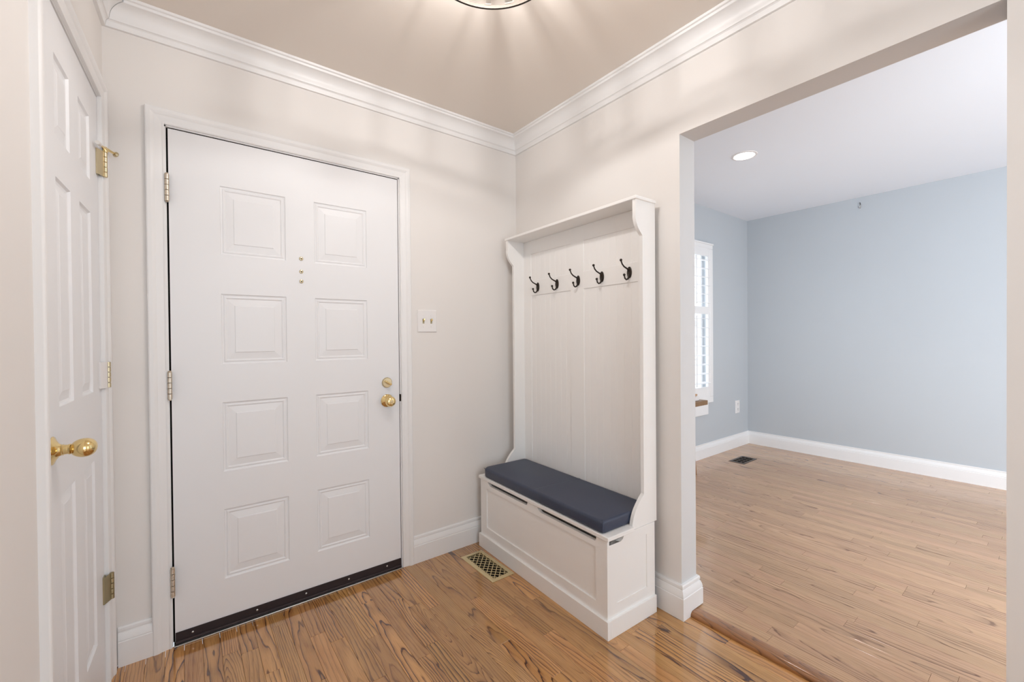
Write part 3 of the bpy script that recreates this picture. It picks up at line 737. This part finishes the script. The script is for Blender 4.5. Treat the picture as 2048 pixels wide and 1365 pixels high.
# ------------------------------------------------------------------ window with plantation shutters
w1 = empty('window_1', ((WX0+WX1)/2, Y2, WZ0))
struct(w1, 'white window with two sashes behind plantation shutters', 'window')
MB().box(WX0, WX0+0.03, 0.10, 0.20, WZ0, WZ1).box(WX1-0.03, WX1, 0.10, 0.20, WZ0, WZ1).box(WX0, WX1, 0.10, 0.20, WZ0, WZ0+0.035).box(WX0, WX1, 0.10, 0.20, WZ1-0.035, WZ1).build('sash_frame', 'white', w1)
MB().box(WX0+.03, WX1-.03, 0.125, 0.165, 1.29, 1.345).build('meeting_rail', 'white', w1)
for zlo, zhi in ((WZ0+.035, 1.29), (1.345, WZ1-.035)):
    for k in (1, 2):
        xm = WX0+.03+(WX1-WX0-.06)*k/3
        MB().box(xm-0.009, xm+0.009, 0.135, 0.155, zlo, zhi).build('muntin', 'white', w1)
    zm = (zlo+zhi)/2
    MB().box(WX0+.03, WX1-.03, 0.137, 0.153, zm-0.009, zm+0.009).build('muntin', 'white', w1)
    MB().box(WX0+.03, WX1-.03, 0.144, 0.147, zlo, zhi).build('pane', 'glass', w1)
# outer casing board and apron
FX0, FX1, FZ0, FZ1 = 1.345, 2.458, 0.545, 2.092
MB().box(FX0, FX1, Y2-0.024, Y2, FZ0, WZ0+0.002).build('shutter_frame_bottom', 'white', w1, bevel=0.003)
MB().box(FX0, FX1, Y2-0.024, Y2, WZ1-0.002, FZ1).build('shutter_frame_top', 'white', w1, bevel=0.003)
MB().box(FX0, WX0+0.002, Y2-0.024, Y2, WZ0+0.002, WZ1-0.002).build('shutter_frame_side', 'white', w1, bevel=0.003)
MB().box(WX1-0.002, FX1, Y2-0.024, Y2, WZ0+0.002, WZ1-0.002).build('shutter_frame_side', 'white', w1, bevel=0.003)
MB().box(FX0-0.005, FX1+0.004, Y2-0.032, Y2, FZ1-0.016, FZ1).build('head_cap', 'white', w1, bevel=0.003)
MB().box(FX0+0.05, 2.375, Y2-0.018, Y2, 0.432, FZ0-0.002).build('apron', 'white', w1, bevel=0.003)
def shutter(x0, x1, lab):
    sh = empty('window_shutter', ((x0+x1)/2, Y2-0.01, WZ0))
    tag(sh, lab, 'shutter', 'plantation shutters on the window')
    yb, yf = Y2-0.022, Y2+0.006
    st = 0.034
    MB().box(x0, x0+st, yb, yf, WZ0, WZ1).build('stile', 'white', sh, bevel=0.002)
    MB().box(x1-st, x1, yb, yf, WZ0, WZ1).build('stile', 'white', sh, bevel=0.002)
    for a, c in ((WZ0, 0.700), (1.405, 1.475), (1.965, WZ1)):
        MB().box(x0+st, x1-st, yb, yf, a, c).build('rail', 'white', sh, bevel=0.002)
    for a, c, n in ((0.700, 1.405, 8), (1.475, 1.965, 6)):
        for k in range(n):
            z = a + (c-a)*(k+0.5)/n
            p = [(-0.038, -0.001), (-0.02, 0.0035), (0.02, 0.0035), (0.038, -0.001), (0.02, -0.0035), (-0.02, -0.0035)]
            th = math.radians(6)
            MB().prism(p, x0+st+0.001, x1-st-0.001, lambda u, v, t: (t, Y2-0.010+u*math.cos(th)-v*math.sin(th), z+u*math.sin(th)+v*math.cos(th))).build('louver', 'white', sh)
        xm = (x0+x1)/2 + 0.0
        MB().box(x0+st+0.155, x0+st+0.168, Y2-0.062, Y2-0.050, a+0.02, c-0.02).build('tilt_rod', 'white', sh, bevel=0.002)
XM = (WX0+WX1)/2
shutter(XM+0.001, WX1-0.001, 'white louvered shutter panel at the right side of the window')
shutter(WX0+0.001, XM-0.001, 'white louvered shutter panel at the left side of the window')
# low table end by the window
tb = empty('side_table', (1.5, -0.1, ZF2))
tag(tb, 'low butcher block table under the window', 'table')
MB().box(1.05, 1.938, -0.200, -0.025, 0.597, 0.636).build('table_top', 'butcher', tb, bevel=0.003)
for x in (1.29, 1.747):
    for y in (-0.190, -0.080):
        b = MB().loft([[(x-0.09, y, 0.597), (x-0.054, y, 0.597), (x-0.054, y+0.036, 0.597), (x-0.09, y+0.036, 0.597)], [(x+0.004, y+0.004, ZF2), (x+0.032, y+0.004, ZF2), (x+0.032, y+0.032, ZF2), (x+0.004, y+0.032, ZF2)]], smooth=False)
        b.build('leg', 'nosing', tb)
MB().box(1.15, 1.66, -0.180, -0.050, 0.560, 0.597).build('apron', 'butcher', tb)
bxx = MB().loft([[(1.5, -0.165, 0.6365), (1.86, -0.165, 0.6365), (1.86, -0.06, 0.6365), (1.5, -0.06, 0.6365)], [(1.495, -0.17, 0.668), (1.865, -0.17, 0.668), (1.865, -0.055, 0.668), (1.495, -0.055, 0.668)]], smooth=False)
tag(bxx.build('tray', 'plate', bevel=0.004), 'flat white tray on the butcher block table', 'tray')
tag(MB().tube([(1.55, -0.13, 0.680), (1.57, -0.13, 0.680), (1.85, -0.13, 0.680), (1.878, -0.13, 0.680)], [0.009, 0.0115, 0.0115, 0.009], 16).build('wooden_dowel', 'dowel'), 'pale wooden dowel lying on the white tray', 'dowel')

# ------------------------------------------------------------------ ceiling lamp of the foyer
LX, LY = -0.955, -1.118
la = empty('ceiling_lamp', (LX, LY, 2.28))
tag(la, 'round glass ceiling lamp with dark bronze rim above the foyer', 'lamp')
R0, ZB, ZT = 0.205, 2.290, 2.400
MB().lathe([(0, 0.075), (0.006, 0.080), (0.018, 0.078), (0.0245, 0.05)], (LX, LY, H1), (0, 0, -1), 40).build('canopy', 'bronze', la)
def ringband(r, z0, z1, w):
    b = MB(); n = 72
    def rr(rad, z): return [(LX+rad*math.cos(2*PI*i/n), LY+rad*math.sin(2*PI*i/n), z) for i in range(n)]
    return b.loft([rr(r, z0), rr(r+w, z0), rr(r+w, z1), rr(r, z1), rr(r, z0)], caps=False)
ringband(R0-0.004, ZB, ZB+0.011, 0.007).build('lower_rim', 'bronze', la)
ringband(R0-0.004, ZT-0.008, ZT, 0.006).build('upper_rim', 'bronze', la)
ringband(R0-0.0035, ZB+0.010, ZT-0.007, 0.003).build('glass_drum', 'glass', la)
for k in range(3):
    a = 2*PI*k/3 + 0.4
    MB().tube([(LX+0.03*math.cos(a), LY+0.03*math.sin(a), 2.405), (LX+R0*math.cos(a), LY+R0*math.sin(a), ZT-0.003)], 0.003, 8).build('spoke', 'bronze', la)
n = 11
for k in range(n):
    a = 2*PI*k/n + 0.13*math.sin(k*2.3)
    wd = 0.050 + 0.022*math.sin(k*1.7)
    b = MB(); pts0 = []; pts1 = []
    for i in range(6):
        t = a + wd*(i/5-0.5)*2
        pts0.append((LX+(R0-0.010)*math.cos(t), LY+(R0-0.010)*math.sin(t))); pts1.append((LX+(R0-0.0065)*math.cos(t), LY+(R0-0.0065)*math.sin(t)))
    b.prism(pts0+pts1[::-1], ZB+0.011, ZT-0.008, lambda u, v, t: (u, v, t)).build('glass_rib', 'frost', la)
MB().tube([(LX, LY, 2.402), (LX, LY, 2.300)], 0.006, 12).build('stem', 'bronze', la)
for k in range(3):
    a = 2*PI*k/3 + 1.2
    bx_, by_ = LX+0.07*math.cos(a), LY+0.07*math.sin(a)
    arm = MB().tube([(LX, LY, 2.304), (LX+0.035*math.cos(a), LY+0.035*math.sin(a), 2.296), (bx_, by_, 2.300)], 0.004, 8).build('arm', 'bronze', la)
    MB().lathe([(0, 0.011), (0.022, 0.011)], (bx_, by_, 2.296), (0, 0, 1), 16).build('socket', 'lampwhite', arm)
    MB().lathe([(0, 0.006), (0.006, 0.010), (0.016, 0.0125), (0.028, 0.009), (0.040, 0.003), (0.044, 0.0)], (bx_, by_, 2.3185), (0, 0, 1), 16).build('bulb', 'glass', arm)
    MB().tube([(bx_, by_, 2.324), (bx_, by_, 2.346)], 0.0012, 8).build('filament', 'bulb', arm)
    ld = bpy.data.lights.new('lamp_light', 'POINT'); ld.energy = 8.4; ld.color = (1.0, 0.975, 0.955); ld.shadow_soft_size = 0.010
    lo_ = bpy.data.objects.new('lamp_light', ld); C.objects.link(lo_); lo_.location = (bx_, by_, 2.337)

# ------------------------------------------------------------------ recessed downlights
def downlight(x, y, z, lab, power):
    d = empty('downlight', (x, y, z))
    tag(d, lab, 'downlight', 'recessed ceiling downlights')
    n = 40
    def rr(rad, zz): return [(x+rad*math.cos(2*PI*i/n), y+rad*math.sin(2*PI*i/n), zz) for i in range(n)]
    MB().loft([rr(0.082, z-0.0005), rr(0.080, z-0.004), rr(0.066, z-0.006), rr(0.064, z-0.002)], caps=False).build('trim_ring', 'plate', d)
    MB().lathe([(0, 0.064), (0.0015, 0.063), (0.002, 0.0)], (x, y, z-0.001), (0, 0, -1), 40).build('lens', 'led', d)
    ld = bpy.data.lights.new('downlight_light', 'SPOT'); ld.energy = power; ld.color = (1.0, 0.96, 0.9); ld.spot_size = math.radians(150); ld.spot_blend = 0.6; ld.shadow_soft_size = 0.06
    o = bpy.data.objects.new('downlight_light', ld); C.objects.link(o); o.location = (x, y, z-0.012)
downlight(1.44, -0.735, H2, 'round recessed downlight glowing in the white ceiling', 14)
